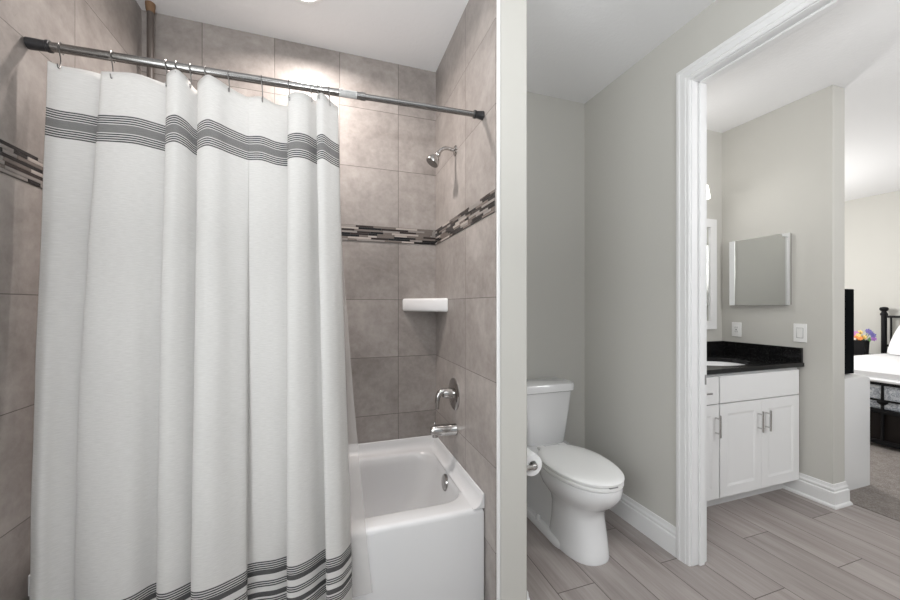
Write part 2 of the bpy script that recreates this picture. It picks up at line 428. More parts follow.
loft(bm, rings); obj('tile_flange', bm, M_tub, tub, smooth=True)
bm = lathe(BM(), (.571, 1.768, .400), (-1, 0, .10), [(0, .040), (.008, .041), (.014, .037), (.016, .02), (.016, .001)], 28)
op = obj('overflow_plate', bm, M_chrome, tub, smooth=True); op['label'] = 'round chrome overflow plate'
bm = lathe(BM(), (.33, 1.77, .1125), (0, 0, 1), [(0, .03), (.003, .03), (.004, .022)], 24); obj('drain', bm, M_chrome, tub, smooth=True)

# spout
sp = thing('tub_spout', 'chrome tub spout on the tiled wall just above the tub rim', 'faucet', (XR, 1.766, .665))
bm = lathe(BM(), (XR, 1.766, .668), (-1, 0, .05), [(0, .031), (.006, .031), (.010, .029), (.06, .0285), (.105, .0275), (.125, .023), (.135, .017), (.137, .001)], 24)
obj('spout_body', bm, M_chrome, sp, smooth=True)
bm = cyl(BM(), (XR-.112, 1.766, .662), (XR-.112, 1.766, .640), .016, 16, .0145); obj('spout_outlet', bm, M_chrome, sp, smooth=True)
bm = cyl(BM(), (XR-.113, 1.766, .692), (XR-.113, 1.766, .708), .0045, 10); sphere(bm, (XR-.113, 1.766, .710), .007); obj('diverter_knob', bm, M_chrome, sp, smooth=True)
# valve
vl = thing('shower_valve', 'round chrome shower valve with a lever handle above the spout', 'faucet', (XR, 1.79, .845))
bm = lathe(BM(), (XR, 1.79, .845), (-1, 0, 0), [(0, .083), (.004, .083), (.009, .076), (.014, .052), (.017, .03), (.018, .02)], 36); obj('escutcheon', bm, M_chrome, vl, smooth=True)
bm = lathe(BM(), (XR-.014, 1.79, .85), (-1, 0, .0), [(0, .026), (.03, .025), (.048, .021), (.054, .012), (.055, .001)], 24); obj('valve_hub', bm, M_chrome, vl, smooth=True)
bm = tube(BM(), [(XR-.042, 1.79, .858), (XR-.066, 1.79, .861), (XR-.086, 1.788, .848), (XR-.094, 1.786, .815), (XR-.095, 1.785, .775)], lambda t: .019-.009*t, 14, 5); obj('lever', bm, M_chrome, vl, smooth=True)
# shower head
sh = thing('showerhead', 'chrome shower head on a bent arm high on the tiled wall', 'shower head', (XR, 1.77, 2.108))
bm = lathe(BM(), (XR, 1.77, 2.108), (-1, 0, 0), [(0, .027), (.004, .027), (.010, .018), (.013, .012)], 24); obj('flange', bm, M_chrome, sh, smooth=True)
bm = tube(BM(), [(XR-.002, 1.77, 2.108), (XR-.045, 1.77, 2.115), (XR-.075, 1.77, 2.105), (XR-.097, 1.77, 2.078)], .0095, 12, 6); obj('arm', bm, M_chrome, sh, smooth=True)
hd = Vector((-.55, 0, -.84)).normalized(); p0 = Vector((XR-.092, 1.77, 2.084))
bm = lathe(BM(), p0, hd, [(0, .011), (.006, .0145), (.016, .0145), (.020, .012), (.026, .020), (.040, .029), (.056, .035), (.062, .0355), (.065, .034)], 28); ho = obj('spray_head', bm, M_chrome, sh, smooth=True)
bm = lathe(BM(), p0+hd*.0652, hd, [(0, .031), (.0015, .030)], 28); obj('spray_face', bm, M_rod, sh, smooth=True)
# corner shelf
cs = BM(); A = (.416, YB); B = (XR, 1.899); Cn = (XR, YB); e = .007
def tri(k, z): 
    c = ((A[0]+B[0]+Cn[0])/3, (A[1]+B[1]+Cn[1])/3)
    ax, ay, bx_, by = A[0]+k*.9, A[1], B[0], B[1]+k*.9
    nrm = Vector((-.75, -.66)); return [(Cn[0], Cn[1], z), (A[0]+k, A[1], z), (A[0]+k+.012, A[1]-.018+k*.3, z), (B[0]-.018+k*.3, B[1]+.012+k, z), (B[0], B[1]+k, z)]
loft(cs, [tri(.010, 1.272), tri(.002, 1.278), tri(0, 1.284), tri(0, 1.338), tri(.003, 1.345), tri(.012, 1.348)])
tag(obj('corner_shelf', cs, M_white, smooth=False, bevel=.004, seg=3), 'white ceramic corner shelf where the tiled walls meet', 'shelf')
# recessed light
rl = thing('recessed_light', 'round recessed ceiling light over the bathtub', 'ceiling light', (-.105, 1.768, H))
bm = lathe(BM(), (-.105, 1.768, H), (0, 0, -1), [(0, .082), (.003, .082), (.006, .076), (.004, .060), (.001, .059)], 40, False, False); obj('trim_ring', bm, M_plastic, rl, smooth=True)
bm = lathe(BM(), (-.105, 1.768, H), (0, 0, -1), [(0, .060), (.003, .059)], 40); o = obj('lens', bm, M_lamp, rl); o['label'] = 'glowing white lens'
# pole in the back corner
pl = thing('tension_pole', 'brown tension pole from tub to ceiling in the back left corner', 'pole', (-.812, 2.09, .46))
bm = cyl(BM(), (-.803, 2.080, TZ+.002), (-.803, 2.080, H-.03), .0135, 18); obj('pole_tube', bm, M_bronze, pl, smooth=True)
bm = lathe(BM(), (-.803, 2.080, H-.055), (0, 0, 1), [(.012, .015), (.02, .0175), (.045, .020), (.0545, .020)], 18); obj('top_cap', bm, M_tan, pl, smooth=True)['label'] = 'tan rubber ceiling cap'
bm = lathe(BM(), (-.803, 2.080, TZ), (0, 0, 1), [(0, .020), (.01, .020), (.03, .015)], 18); obj('foot_cap', bm, M_tan, pl, smooth=True)

# curtain rod
R0 = Vector((XL, 1.428, 2.093)); R1 = Vector((XR, 1.420, 2.117)); RD = (R1-R0).normalized(); RL = (R1-R0).length
def rodp(x): return R0 + (R1-R0)*((x-XL)/(XR-XL))
rod = thing('curtain_rod', 'grey steel tension rod holding the shower curtain between tiled walls', 'curtain rod', tuple(R0))
bm = lathe(BM(), R0+RD*.05, RD, [(0, .0135), ((rodp(.13)-R0).length-.05, .0135)], 24); obj('rod_tube', bm, M_rod, rod, smooth=True)
bm = lathe(BM(), rodp(.115), RD, [(0, .0146), (.018, .0146), (.019, .0112), (RL-(rodp(.115)-R0).length-.02, .0112)], 24); obj('sliding_tube', bm, M_rod, rod, smooth=True)
bm = lathe(BM(), R0, RD, [(.006, .0165), (.012, .0165), (.050, .0150), (.052, .0172), (.060, .0172), (.061, .014)], 24); obj('end_cap', bm, M_black, rod, smooth=True)['label'] = 'long black rubber end cap'
bm = lathe(BM(), R1, -RD, [(0, .0185), (.012, .017), (.03, .0145), (.034, .017), (.042, .017), (.043, .012)], 24); obj('end_cap', bm, M_black, rod, smooth=True)['label'] = 'short black rubber end cap'
# paper sticker wrapped on the rod, with rows of tiny print too small to read
xs0, xs1 = .036, .101
def wrap(x0, x1, a0, a1, r, bm, n=8):
    P0, P1 = rodp(x0), rodp(x1); up = Vector((0, 0, 1)); fr = Vector((0, -1, 0))
    rows = []
    for P in (P0, P1):
        rows.append([bm.verts.new(P + (fr*math.cos(a0+(a1-a0)*i/n)+up*math.sin(a0+(a1-a0)*i/n))*r) for i in range(n+1)])
    for i in range(n): bm.faces.new((rows[0][i], rows[1][i], rows[1][i+1], rows[0][i+1]))
bm = BM(); wrap(xs0, xs1, -1.5, 1.3, .0139, bm, 14); obj('sticker', bm, new_mat('grey_white_sticker', (.45, .45, .445), .6), rod, smooth=True)['label'] = 'pale paper sticker'
bm = BM()
for k in range(5):
    u = xs0+.024
    while u < xs1-.006:
        L = random.uniform(.003, .009); wrap(u, min(u+L, xs1-.004), -.75+.22*k, -.75+.22*k+.07, .01405, bm, 2); u += L+.0018
wrap(xs0+.006, xs0+.013, .15, .65, .01405, bm, 3)
obj('sticker_print', bm, new_mat('sticker_ink', (.25, .25, .25), .6), rod)

# shower curtain
CA, SA = math.cos(YAW), math.sin(YAW)
def xat(px, y):
    a = (px-450)/FPX; return y*(CA*a+SA)/(CA-SA*a)
def zat(px, py, y):
    a = (px-450)/FPX; tt = y/(CA-SA*a); return CAMZ + tt*(304.96-py)/FPX
N = [(48,1.425,61,30,1.33),(62,1.415,66,38,1.31),(85,1.43,70,54,1.335),(104,1.452,75,75,1.350),(107,1.456,76,79,1.347),(101.5,1.412,72,75,1.328),
 (113,1.405,72,94,1.31),(135,1.41,73.5,128,1.32),(155,1.425,80,150,1.365),(168,1.438,85,159,1.376),(172,1.44,86,161,1.37),(167,1.405,75,156.5,1.315),
 (176,1.39,69.5,165,1.30),(186,1.41,77,180,1.315),(194,1.435,88,191,1.335),(200,1.445,92,196,1.345),(198,1.41,83,191,1.285),(207,1.385,75,199,1.268),
 (217,1.39,79,215,1.275),(229,1.415,87,232,1.30),(243,1.432,95,245,1.325),(248,1.434,97,247,1.35),(251,1.434,97,244,1.370),(262,1.425,97,256,1.376),
 (276,1.435,104,275,1.370),(287,1.446,106,288,1.374),(292,1.446,104,293,1.367),(288,1.405,96,287,1.31),(296,1.385,92,296,1.295),(306,1.395,94,310,1.32),
 (314,1.425,100,322,1.36),(320,1.435,104,329,1.368),(316.5,1.405,97,327,1.30),(322,1.395,93,333,1.29),(330,1.415,101,342,1.30),(336,1.43,106,348,1.335),(338,1.438,107,351,1.36),(337,1.444,107,352,1.372)]
N = [(p, 1.422+(y-1.42)*.75, q, pb, 1.335+(yb-1.33)*.82) for p, y, q, pb, yb in N]
top = catmull([(xat(p, y), y, zat(p, q, y)) for p, y, q, _, _ in N], 9)
bot = catmull([(xat(p, y), y, 0) for _, _, _, p, y in N], 9)
DROP = 1.835; rows = 70
me = bpy.data.meshes.new('shower_curtain'); V = []; F = []; UV = []
nu = len(top); acc = [0]
for i in range(1, nu): acc.append(acc[-1]+(bot[i]-bot[i-1]).length)
rr = random.Random(3)
for j in range(rows+1):
    v = j/rows; d = DROP*v
    w = .12*v + .88*(v*v*(3-2*v))*.55 + .88*v*.45
    for i in range(nu):
        fu = max(0, 1-acc[i]/acc[-1]*2.2); wx = w + (min(1, v/.62)**.9 - w)*fu
        x = top[i].x+(bot[i].x-top[i].x)*wx - .013*fu*math.sin(PI*min(1, v*1.05)); y = top[i].y+(bot[i].y-top[i].y)*w
        y += .004*math.sin(acc[i]*23+v*5)*v*(1-v)*3
        y += .007*v*mnoise.noise(Vector((x*5.5, acc[i]*.5, d*2.2))) + .004*mnoise.noise(Vector((x*14, 3.1, d*5)))*min(1, v*3)
        z = 2.052-d + (top[i].z-2.052)*math.exp(-d/.4)
        V.append((x, y, z)); UV.append((acc[i], d))
for j in range(rows):
    for i in range(nu-1): F.append((j*nu+i, j*nu+i+1, (j+1)*nu+i+1, (j+1)*nu+i))
me.from_pydata(V, [], F); me.materials.append(M_curtain)
uvl = me.uv_layers.new(name='UVMap')
for lp in me.loops: uvl.data[lp.index].uv = UV[lp.vertex_index]
for p in me.polygons: p.use_smooth = True
cur = bpy.data.objects.new('shower_curtain', me); COL.objects.link(cur)
sol = cur.modifiers.new('thickness', 'SOLIDIFY'); sol.thickness = .0012
tag(cur, 'white fabric shower curtain with black stripe bands near top and hem', 'shower curtain')

# vinyl liner behind it
me = bpy.data.meshes.new('shower_liner'); V = []; F = []; nu2 = 90; nr = 30
for j in range(nr+1):
    v = j/nr; z = 2.045+(.225-2.045)*v
    xr = .038 + .118*max(0, v-.12)**1.35/(.88**1.35); xl = -.805-.02*v
    for i in range(nu2):
        u = i/(nu2-1); x = xl+(xr-xl)*u
        y = 1.476+(1.3885-1.476)*min(1, v/.85)**.8 + .004*math.sin(u*38)*(1-.55*v)
        V.append((x, y, z - .012*(1-v)*abs(math.sin(u*17))))
for j in range(nr):
    for i in range(nu2-1): F.append((j*nu2+i, j*nu2+i+1, (j+1)*nu2+i+1, (j+1)*nu2+i))
me.from_pydata(V, [], F); me.materials.append(M_liner)
for p in me.polygons: p.use_smooth = True
lin = bpy.data.objects.new('shower_liner', me); COL.objects.link(lin)
tag(lin, 'translucent vinyl liner showing past the right edge of the shower curtain', 'shower liner')

# hooks
ords = ['first', 'second', 'third', 'fourth', 'fifth', 'sixth', 'seventh', 'eighth', 'ninth', 'tenth', 'eleventh', 'twelfth']
hk = [(61, 66), (113, 76), (167, 84), (177, 74), (191, 86), (206, 78), (229, 90), (262, 100), (289, 99), (311, 100), (318, 97), (329, 104)]
for i, (px, py) in enumerate(hk):
    x = xat(px, 1.424); c = rodp(x); bm = BM(); pts = []
    r = .0158
    for k in range(13):
        a = math.radians(-150+k*25)                 # over the top of the rod, from the back to the front
        pts.append((c.x+.0015*math.sin(k), c.y+r*math.cos(a+PI*.5+PI*.5)*1.0, c.z+r*math.sin(a+PI*.5+PI*.5)))
    a0 = [Vector((c.x-.001, c.y+r*math.cos(math.radians(t)), c.z+r*math.sin(math.radians(t)))) for t in range(-60, 216, 23)]
    ze = min(zat(px, py, 1.412)-.006, c.z-.03)
    tail = [Vector((c.x+.001, c.y-.013, c.z-.018)), Vector((c.x+.003, c.y-.010, (c.z-.018+ze)/2)), Vector((c.x+.004, c.y-.016, ze)), Vector((c.x+.004, c.y-.024, ze-.004)), Vector((c.x+.004, c.y-.027, ze+.006))]
    tube(bm, a0+tail, .0017, 6, 3)
    h = tag(obj('curtain_hook', bm, M_hook, smooth=True), 'metal curtain hook on the rod, ' + ords[i] + ' from the left end', 'curtain hook', 'hooks along the curtain rod')

# ---------------------------------------------------------------- toilet
TC = 1.300
to = thing('toilet', 'white two-piece toilet with closed lid in the narrow room', 'toilet', (TC, 1.8, 0))
def egg(z, y0, y1, hw, k=36, sq=2.15, ymax=.42):
    """egg outline: narrow round front at y0, broader toward y1"""
    pts = []; yc = y1-(y1-y0)*ymax
    for i in range(k):
        a = 2*PI*i/k; ca, sa = math.cos(a), math.sin(a)
        ex = 2/sq
        X = hw*math.copysign(abs(ca)**ex, ca)
        Yv = (y1-yc if sa > 0 else yc-y0)*math.copysign(abs(sa)**ex, sa)
        pts.append((TC+X, yc+Yv, z))
    return pts
bm = BM()
loft(bm, [egg(0, 1.488, 1.86, .126, ymax=.45, sq=2.4), egg(.012, 1.486, 1.86, .127, ymax=.45, sq=2.4), egg(.04, 1.492, 1.84, .123, ymax=.45, sq=2.4), egg(.12, 1.508, 1.82, .116, ymax=.45, sq=2.6), egg(.20, 1.520, 1.82, .112, ymax=.45, sq=2.5), egg(.245, 1.512, 1.84, .114, ymax=.45, sq=2.3),
          egg(.275, 1.480, 1.88, .132), egg(.31, 1.437, 1.90, .158), egg(.35, 1.410, 1.915, .173), egg(.385, 1.402, 1.925, .178), egg(.402, 1.404, 1.925, .177), egg(.407, 1.41, 1.92, .171)])
# rear trapway with its foot
loft(bm, [rrect(TC, 1.88, .102, .215, .03, 0), rrect(TC, 1.88, .098, .215, .03, .12), rrect(TC, 1.89, .092, .21, .03, .25), rrect(TC, 1.945, .13, .185, .05, .34), rrect(TC, 1.955, .150, .175, .05, .405), rrect(TC, 1.985, .155, .135, .05, .425), rrect(TC, 2.00, .150, .12, .05, .432)])
loft(bm, [rrect(TC, 1.845, .138, .235, .09, 0, 8), rrect(TC, 1.845, .138, .235, .09, .024, 8), rrect(TC, 1.845, .128, .225, .085, .038, 8)])
obj('toilet_bowl', bm, M_white, to, smooth=True)
for s in (-1, 1):
    bm = lathe(BM(), (TC+s*.117, 1.88, .037), (0, 0, 1), [(0, .015), (.012, .015), (.022, .011), (.026, .004)], 16); obj('bolt_cap', bm, M_white, to, smooth=True)
bm = loft(BM(), [egg(.408, 1.404, 1.90, .179, ymax=.42), egg(.412, 1.400, 1.90, .182), egg(.424, 1.400, 1.90, .182), egg(.428, 1.406, 1.895, .178)]); obj('seat', bm, M_plastic, to, smooth=True)
bm = loft(BM(), [egg(.431, 1.404, 1.905, .178), egg(.434, 1.398, 1.915, .183), egg(.444, 1.397, 1.915, .184), egg(.450, 1.404, 1.91, .178), egg(.455, 1.43, 1.885, .155), egg(.457, 1.51, 1.82, .10)]); obj('seat_lid', bm, M_plastic, to, smooth=True)
bm = bx(TC-.024, TC+.024, 1.400, 1.416, .4275, .4325); obj('gap_strip', bm, new_mat('grey_lid_gap', (.3, .3, .3), .6), to)['label'] = 'grey strip standing in for the gap under the lid'  # grey strip stands for the open gap between seat and lid
for s in (-1, 1): obj('seat_hinge', bx(TC+s*.075-.022, TC+s*.075+.022, 1.885, 1.93, .41, .45), M_plastic, to, bevel=.006)
bm = loft(BM(), [rrect(TC, 2.045, .138, .074, .04, .428), rrect(TC, 2.045, .147, .080, .04, .440), rrect(TC, 2.040, .174, .085, .045, .62), rrect(TC, 2.035, .190, .090, .045, .765)]); obj('tank', bm, M_white, to, smooth=True)
bm = loft(BM(), [rrect(TC, 2.032, .192, .094, .045, .763), rrect(TC, 2.030, .199, .101, .048, .769), rrect(TC, 2.030, .200, .102, .048, .803), rrect(TC, 2.030, .196, .097, .045, .813), rrect(TC, 2.030, .182, .083, .04, .817)]); obj('tank_lid', bm, M_white, to, smooth=True)
bm = cyl(BM(), (TC-.18, 1.99, .72), (TC-.205, 1.99, .72), .010, 12); tube(bm, [(TC-.205, 1.99, .72), (TC-.209, 1.96, .718), (TC-.207, 1.93, .71)], .006, 8, 3); obj('flush_lever', bm, M_chrome, to, smooth=True)

# paper holder and roll
RX, RZ, RY0, RY1 = XP+.052, .634, 1.335, 1.445
th = thing('toilet_paper_holder', 'chrome toilet paper holder on the partition beside the toilet', 'paper holder', (XP, 1.39, RZ))
for y in (RY0-.013, RY1+.013):
    bm = BM(); lathe(bm, (XP, y, RZ), (1, 0, 0), [(0, .021), (.006, .021), (.010, .011), (RX-XP-.008, .010)], 16); sphere(bm, (RX, y, RZ), .0145, 1, .75, 1)
    obj('post', bm, M_chrome, th, smooth=True)
bm = cyl(BM(), (RX, RY0-.012, RZ), (RX, RY1+.012, RZ), .007, 12); obj('roller', bm, M_chrome, th, smooth=True)
bm = BM(); n = 32
loft(bm, [[(RX+r*math.cos(2*PI*i/n), y, RZ+r*math.sin(2*PI*i/n)) for i in range(n)] for r, y in ((.020, RY0), (.044, RY0), (.0465, RY0+.004), (.0465, RY1-.004), (.044, RY1), (.020, RY1), (.020, RY0))], False, False)
tag(obj('toilet_roll', bm, M_paper, smooth=True), 'white toilet paper roll hanging on the holder by the toilet', 'toilet paper')

# ---------------------------------------------------------------- vanity
CF = 1.619                                      # carcass front
def pull(parent, x, z0, z1, y):
    bm = cyl(BM(), (x, y-.030, z0), (x, y-.030, z1), .006, 12)
    for z in (z0+.022, z1-.022): cyl(bm, (x, y, z), (x, y-.030, z), .0045, 10)
    return bm
def shaker(x0, x1, z0, z1, y, rail=.062, t=.019):
    """frame-and-panel front: slab with a recessed middle"""
    bm = BM()
    o = [(x0, z0), (x1, z0), (x1, z1), (x0, z1)]; i1 = [(x0+rail, z0+rail), (x1-rail, z0+rail), (x1-rail, z1-rail), (x0+rail, z1-rail)]
    s = .015; i2 = [(x0+rail+s, z0+rail+s), (x1-rail-s, z0+rail+s), (x1-rail-s, z1-rail-s), (x0+rail+s, z1-rail-s)]
    loft(bm, [[(x, y, z) for x, z in o], [(x, y-t, z) for x, z in o], [(x, y-t, z) for x, z in i1], [(x, y-t+.0038, z) for x, z in i2]], True, True)
    return bm
def carcass(x0, x1):
    bm = BM(); y1 = 2.136
    box(bm, x0, x0+.018, CF, y1, .105, .884); box(bm, x1-.018, x1, CF, y1, .105, .884); box(bm, x0+.018, x1-.018, CF, y1, .105, .123)
    box(bm, x0+.018, x1-.018, y1-.012, y1, .123, .884); box(bm, x0+.018, x1-.018, CF, CF+.018, .66, .884); box(bm, x0+.018, x1-.018, CF, CF+.018, .123, .15)
    box(bm, x0, x1, 1.70, 1.715, 0, .105); box(bm, x0, x0+.018, 1.715, y1, 0, .105); box(bm, x1-.018, x1, 1.715, y1, 0, .105)
    return bm
vs1 = thing('sink_cabinet', 'white two-door vanity cabinet under the black countertop', 'cabinet', (2.69, 1.87, 0))
bm = carcass(2.296, 3.082)
obj('cabinet_body', bm, M_cab, vs1)
obj('drawer_front', bx(2.303, 3.066, CF-.019, CF, .698, .866), M_cab, vs1, bevel=.002)['label'] = 'plain false drawer front'
for x0, x1, hx_ in ((2.303, 2.6842, 2.648), (2.6858, 3.066, 2.722)):
    d = obj('cabinet_door', shaker(x0, x1, .112, .692, CF), M_cab, vs1)
    obj('door_handle', pull(None, hx_, .490, .625, CF-.019), M_steel, d, smooth=True)['label'] = 'brushed steel bar handle'
vs2 = thing('drawer_cabinet', 'narrow white vanity cabinet partly hidden by the door casing', 'cabinet', (2.06, 1.87, 0))
bm = carcass(XV+.004, 2.293)
obj('cabinet_body', bm, M_cab, vs2)
d = obj('drawer_front', bx(XV+.03, 2.2925, CF-.019, CF, .698, .866), M_cab, vs2, bevel=.002)
bm = cyl(BM(), (2.03, CF-.05, .775), (2.19, CF-.05, .775), .006, 12)
for x in (2.055, 2.165): cyl(bm, (x, CF-.019, .775), (x, CF-.05, .775), .0045, 10)
obj('drawer_handle', bm, M_steel, d, smooth=True)
d = obj('cabinet_door', shaker(XV+.03, 2.2925, .112, .692, CF), M_cab, vs2)
obj('door_handle', pull(None, 2.262, .500, .635, CF-.019), M_steel, d, smooth=True)['label'] = 'brushed steel bar handle'
# countertop with the oval sink cut-out
ct = thing('countertop', 'black granite vanity countertop with backsplash beside the light switch', 'countertop', (2.46, 1.86, .886))
SX, SY, SRX, SRY = 2.56, 1.83, .262, .178
bm = BM(); n = 64
def outer(z, e=0):
    x0, x1, y0, y1 = XV+.003, XM-.001, 1.588+e, 2.137; out = []
    for i in range(n):
        a = 2*PI*i/n; ca, sa = math.cos(a), math.sin(a)
        t = 1e9
        if ca > 1e-9: t = min(t, (x1-SX)/ca)
        if ca < -1e-9: t = min(t, (x0-SX)/ca)
        if sa > 1e-9: t = min(t, (y1-SY)/sa)
        if sa < -1e-9: t = min(t, (y0-SY)/sa)
        out.append([SX+ca*t, SY+sa*t, z])
    for cxx in (x0, x1):
        for cyy in (y0, y1):
            k = min(range(n), key=lambda q: (out[q][0]-cxx)**2+(out[q][1]-cyy)**2); out[k][0], out[k][1] = cxx, cyy
    return out
def oval(z, f=1): return [(SX+SRX*f*math.cos(2*PI*i/n), SY+SRY*f*math.sin(2*PI*i/n), z) for i in range(n)]
loft(bm, [oval(.886), outer(.886), outer(.911), outer(.914, .003), oval(.914, 1.012), oval(.911), oval(.886)], False, False)
obj('slab', bm, M_granite, ct)
bm = BM(); box(bm, XV+.003, XM-.001, 2.117, 2.137, .914, 1.014); box(bm, XM-.021, XM-.001, 1.594, 2.117, .914, 1.014); obj('backsplash', bm, M_granite, ct, bevel=.002)
bm = loft(BM(), [oval(.885, 1.05), oval(.885, .985), oval(.86, .965), oval(.80, .85), oval(.755, .55), oval(.745, .1)], False, True)
tag(obj('sink_bowl', bm, M_white, smooth=True), 'white oval undermount sink in the black countertop', 'sink')

# medicine cabinet with a mirrored door
mc = thing('medicine_cabinet', 'square mirrored medicine cabinet on the wall above the light switch', 'medicine cabinet', (XM, 1.873, 1.31))
y0, y1, z0, z1 = 1.655, 2.06, 1.308, 1.819
obj('cabinet_box', bx(XM-.022, XM-.0005, y0+.004, y1-.004, z0+.004, z1-.004), M_steel, mc)
bm = BM(); b = .045; xf = XM-.031; xe = XM-.0295
P = [(y0, xe), (y0+b, xf), (y1-b, xf), (y1, xe)]
lo = [bm.verts.new((x, y, z0)) for y, x in P]; hi = [bm.verts.new((x, y, z1)) for y, x in P]
bk = [bm.verts.new((XM-.022, y, z)) for y, z in ((y0, z0), (y1, z0), (y1, z1), (y0, z1))]
for i in range(3): bm.faces.new((lo[i], lo[i+1], hi[i+1], hi[i]))
bm.faces.new(bk); bm.faces.new((lo[0], hi[0], bk[3], bk[0])); bm.faces.new((lo[3], bk[1], bk[2], hi[3])); bm.faces.new((*lo, bk[1], bk[0])); bm.faces.new((*hi[::-1], bk[3], bk[2])[::-1])
obj('mirror_door', bm, M_mirror, mc)
# framed wall mirror over the sink
wm = thing('wall_mirror', 'white framed wall mirror over the sink, mostly hidden by the door casing', 'mirror', (2.5, YB, 1.11))
x0, x1, z0, z1, fw = 2.02, 3.008, 1.112, 2.008, .068
bm = BM(); box(bm, x0, x1, YB-.022, YB-.001, z0, z0+fw); box(bm, x0, x1, YB-.022, YB-.001, z1-fw, z1); box(bm, x0, x0+fw, YB-.022, YB-.001, z0+fw, z1-fw); box(bm, x1-fw, x1, YB-.022, YB-.001, z0+fw, z1-fw)
obj('mirror_frame', bm, M_trim, wm)
obj('mirror_glass', bx(x0+fw, x1-fw, YB-.012, YB-.002, z0+fw, z1-fw), M_mirror, wm)
# vanity light bar
vb = thing('vanity_light', 'vanity light bar high over the wall mirror behind the casing', 'wall light', (2.48, YB, 2.2))
obj('back_bar', bx(2.05, 2.86, YB-.03, YB-.001, 2.17, 2.235), M_steel, vb, bevel=.004)
for x in (2.17, 2.46, 2.75):
    bm = cyl(BM(), (x, YB-.03, 2.20), (x, YB-.085, 2.20), .012, 12); obj('lamp_arm', bm, M_steel, vb, smooth=True)
    bm = lathe(BM(), (x, YB-.085, 2.235), (0, 0, -1), [(0, .035), (.005, .045), (.10, .058), (.102, .054)], 24); obj('lamp_shade', bm, lamp_mat('lit_glass', (1, .97, .93), 2.2) if x == 2.17 else bpy.data.materials['lit_glass'], vb, smooth=True)
# outlet and switch
ol = thing('wall_outlet', 'white outlet plate under the medicine cabinet, left of the switch', 'outlet', (XM, 2.022, 1.114))
obj('cover_plate', bx(XM-.006, XM-.0003, 1.987, 2.058, 1.057, 1.171), M_plastic, ol, bevel=.002)
obj('outlet_face', bx(XM-.009, XM-.006, 2.006, 2.039, 1.080, 1.148), M_plastic, ol, bevel=.0015)
bm = BM()
for zc in (1.098, 1.130):
    for yy in (2.015, 2.030): box(bm, XM-.0094, XM-.009, yy-.0012, yy+.0012, zc-.005, zc+.005)
box(bm, XM-.0096, XM-.009, 2.018, 2.027, 1.110, 1.116)
obj('outlet_slots', bm, M_black, ol)
sw = thing('light_switch', 'white rocker light switch at the end of the black backsplash', 'switch', (XM, 1.61, 1.114))
obj('cover_plate', bx(XM-.006, XM-.0003, 1.573, 1.648, 1.052, 1.180), M_plastic, sw, bevel=.002)
bm = loft(BM(), [[(XM-.006, 1.594, 1.083), (XM-.006, 1.627, 1.083), (XM-.006, 1.627, 1.149), (XM-.006, 1.594, 1.149)], [(XM-.0075, 1.595, 1.084), (XM-.0075, 1.626, 1.084), (XM-.012, 1.626, 1.148), (XM-.012, 1.595, 1.148)]]); obj('rocker', bm, M_plastic, sw)
obj('rocker_gap', bx(XM-.0066, XM-.006, 1.5915, 1.6295, 1.0805, 1.1515), new_mat('grey_gap', (.3, .3, .3), .8), sw)

# ---------------------------------------------------------------- bedroom beyond the wall end
dr = thing('dresser', 'plain white dresser side panel standing on carpet past the wall end', 'dresser', (3.49, 2.1, 0))
bm = loft(BM(), [rrect(3.492, 2.17, .246, .645, .02, .004), rrect(3.492, 2.17, .246, .645, .02, .776), rrect(3.49, 2.17, .232, .639, .02, .790), rrect(3.49, 2.17, .215, .622, .02, .795)]); obj('dresser_body', bm, M_cab, dr, smooth=True)
for r in range(3):
    for cidx in range(2):
        ya = 1.56+cidx*.61; za = .08+r*.24
        d = obj('drawer_front', bx(3.738, 3.752, ya, ya+.59, za, za+.225), M_cab, dr, bevel=.003)
        bm = cyl(BM(), (3.775, ya+.235, za+.112), (3.775, ya+.355, za+.112), .005, 8)
        for q in (.255, .335): cyl(bm, (3.752, ya+q, za+.112), (3.775, ya+q, za+.112), .004, 8)
        obj('drawer_handle', bm, M_steel, d, smooth=True)
tv = thing('television', 'black television seen edge-on standing on the white dresser', 'television', (3.64, 2.1, .795))
M_tv = new_mat('black_tv_plastic', (.004, .005, .006), .7, Specular_IOR_Level=.03)
obj('tv_case', bx(3.575, 3.694, 1.595, 2.60, .802, 1.428), M_tv, tv, bevel=.006)
obj('tv_screen', bx(3.694, 3.696, 1.607, 2.588, .816, 1.416), new_mat('dark_screen', (.01, .01, .012), .08), tv)
bm = BM(); box(bm, 3.58, 3.70, 1.70, 2.5, .795, .802); box(bm, 3.61, 3.67, 1.95, 2.25, .800, .81); obj('tv_stand', bm, M_tv, tv, bevel=.003)

BX0, BX1, BY0, BY1 = 4.79, 6.70, 1.00, 2.603      # bed footprint
bd = thing('bed_frame', 'black iron bed frame with knobbed posts on the beige carpet', 'bed', (5.7, 1.8, 0))
def rod_(p, q, r): return cyl(BM(), p, q, r, 12)
for y in (BY0, BY1):
    bm = lathe(BM(), (6.66, y, .004), (0, 0, 1), [(0, .026), (1.17, .026), (1.175, .034), (1.20, .034), (1.205, .026), (1.225, .022), (1.235, .034), (1.255, .042), (1.275, .034), (1.283, .006)], 18); obj('headboard_post', bm, M_iron, bd, smooth=True)
    bm = lathe(BM(), (BX0, y, .004), (0, 0, 1), [(0, .024), (.62, .024), (.63, .03), (.65, .022), (.665, .03), (.685, .024), (.692, .004)], 18); obj('footboard_post', bm, M_iron, bd, smooth=True)
for z in (1.163, .80, .42): obj('headboard_rail', rod_((6.66, BY0, z), (6.66, BY1, z), .014), M_iron, bd, smooth=True)
for z, h in ((.592, .034), (.438, .016), (.338, .04), (.055, .04)):
    obj('footboard_rail', bx(BX0-.012, BX0+.012, BY0+.02, BY1-.02, z-h/2, z+h/2), M_iron, bd, bevel=.004)
k = 0
yy = 1.882
while yy > BY0+.1: k += 1; yy -= .22
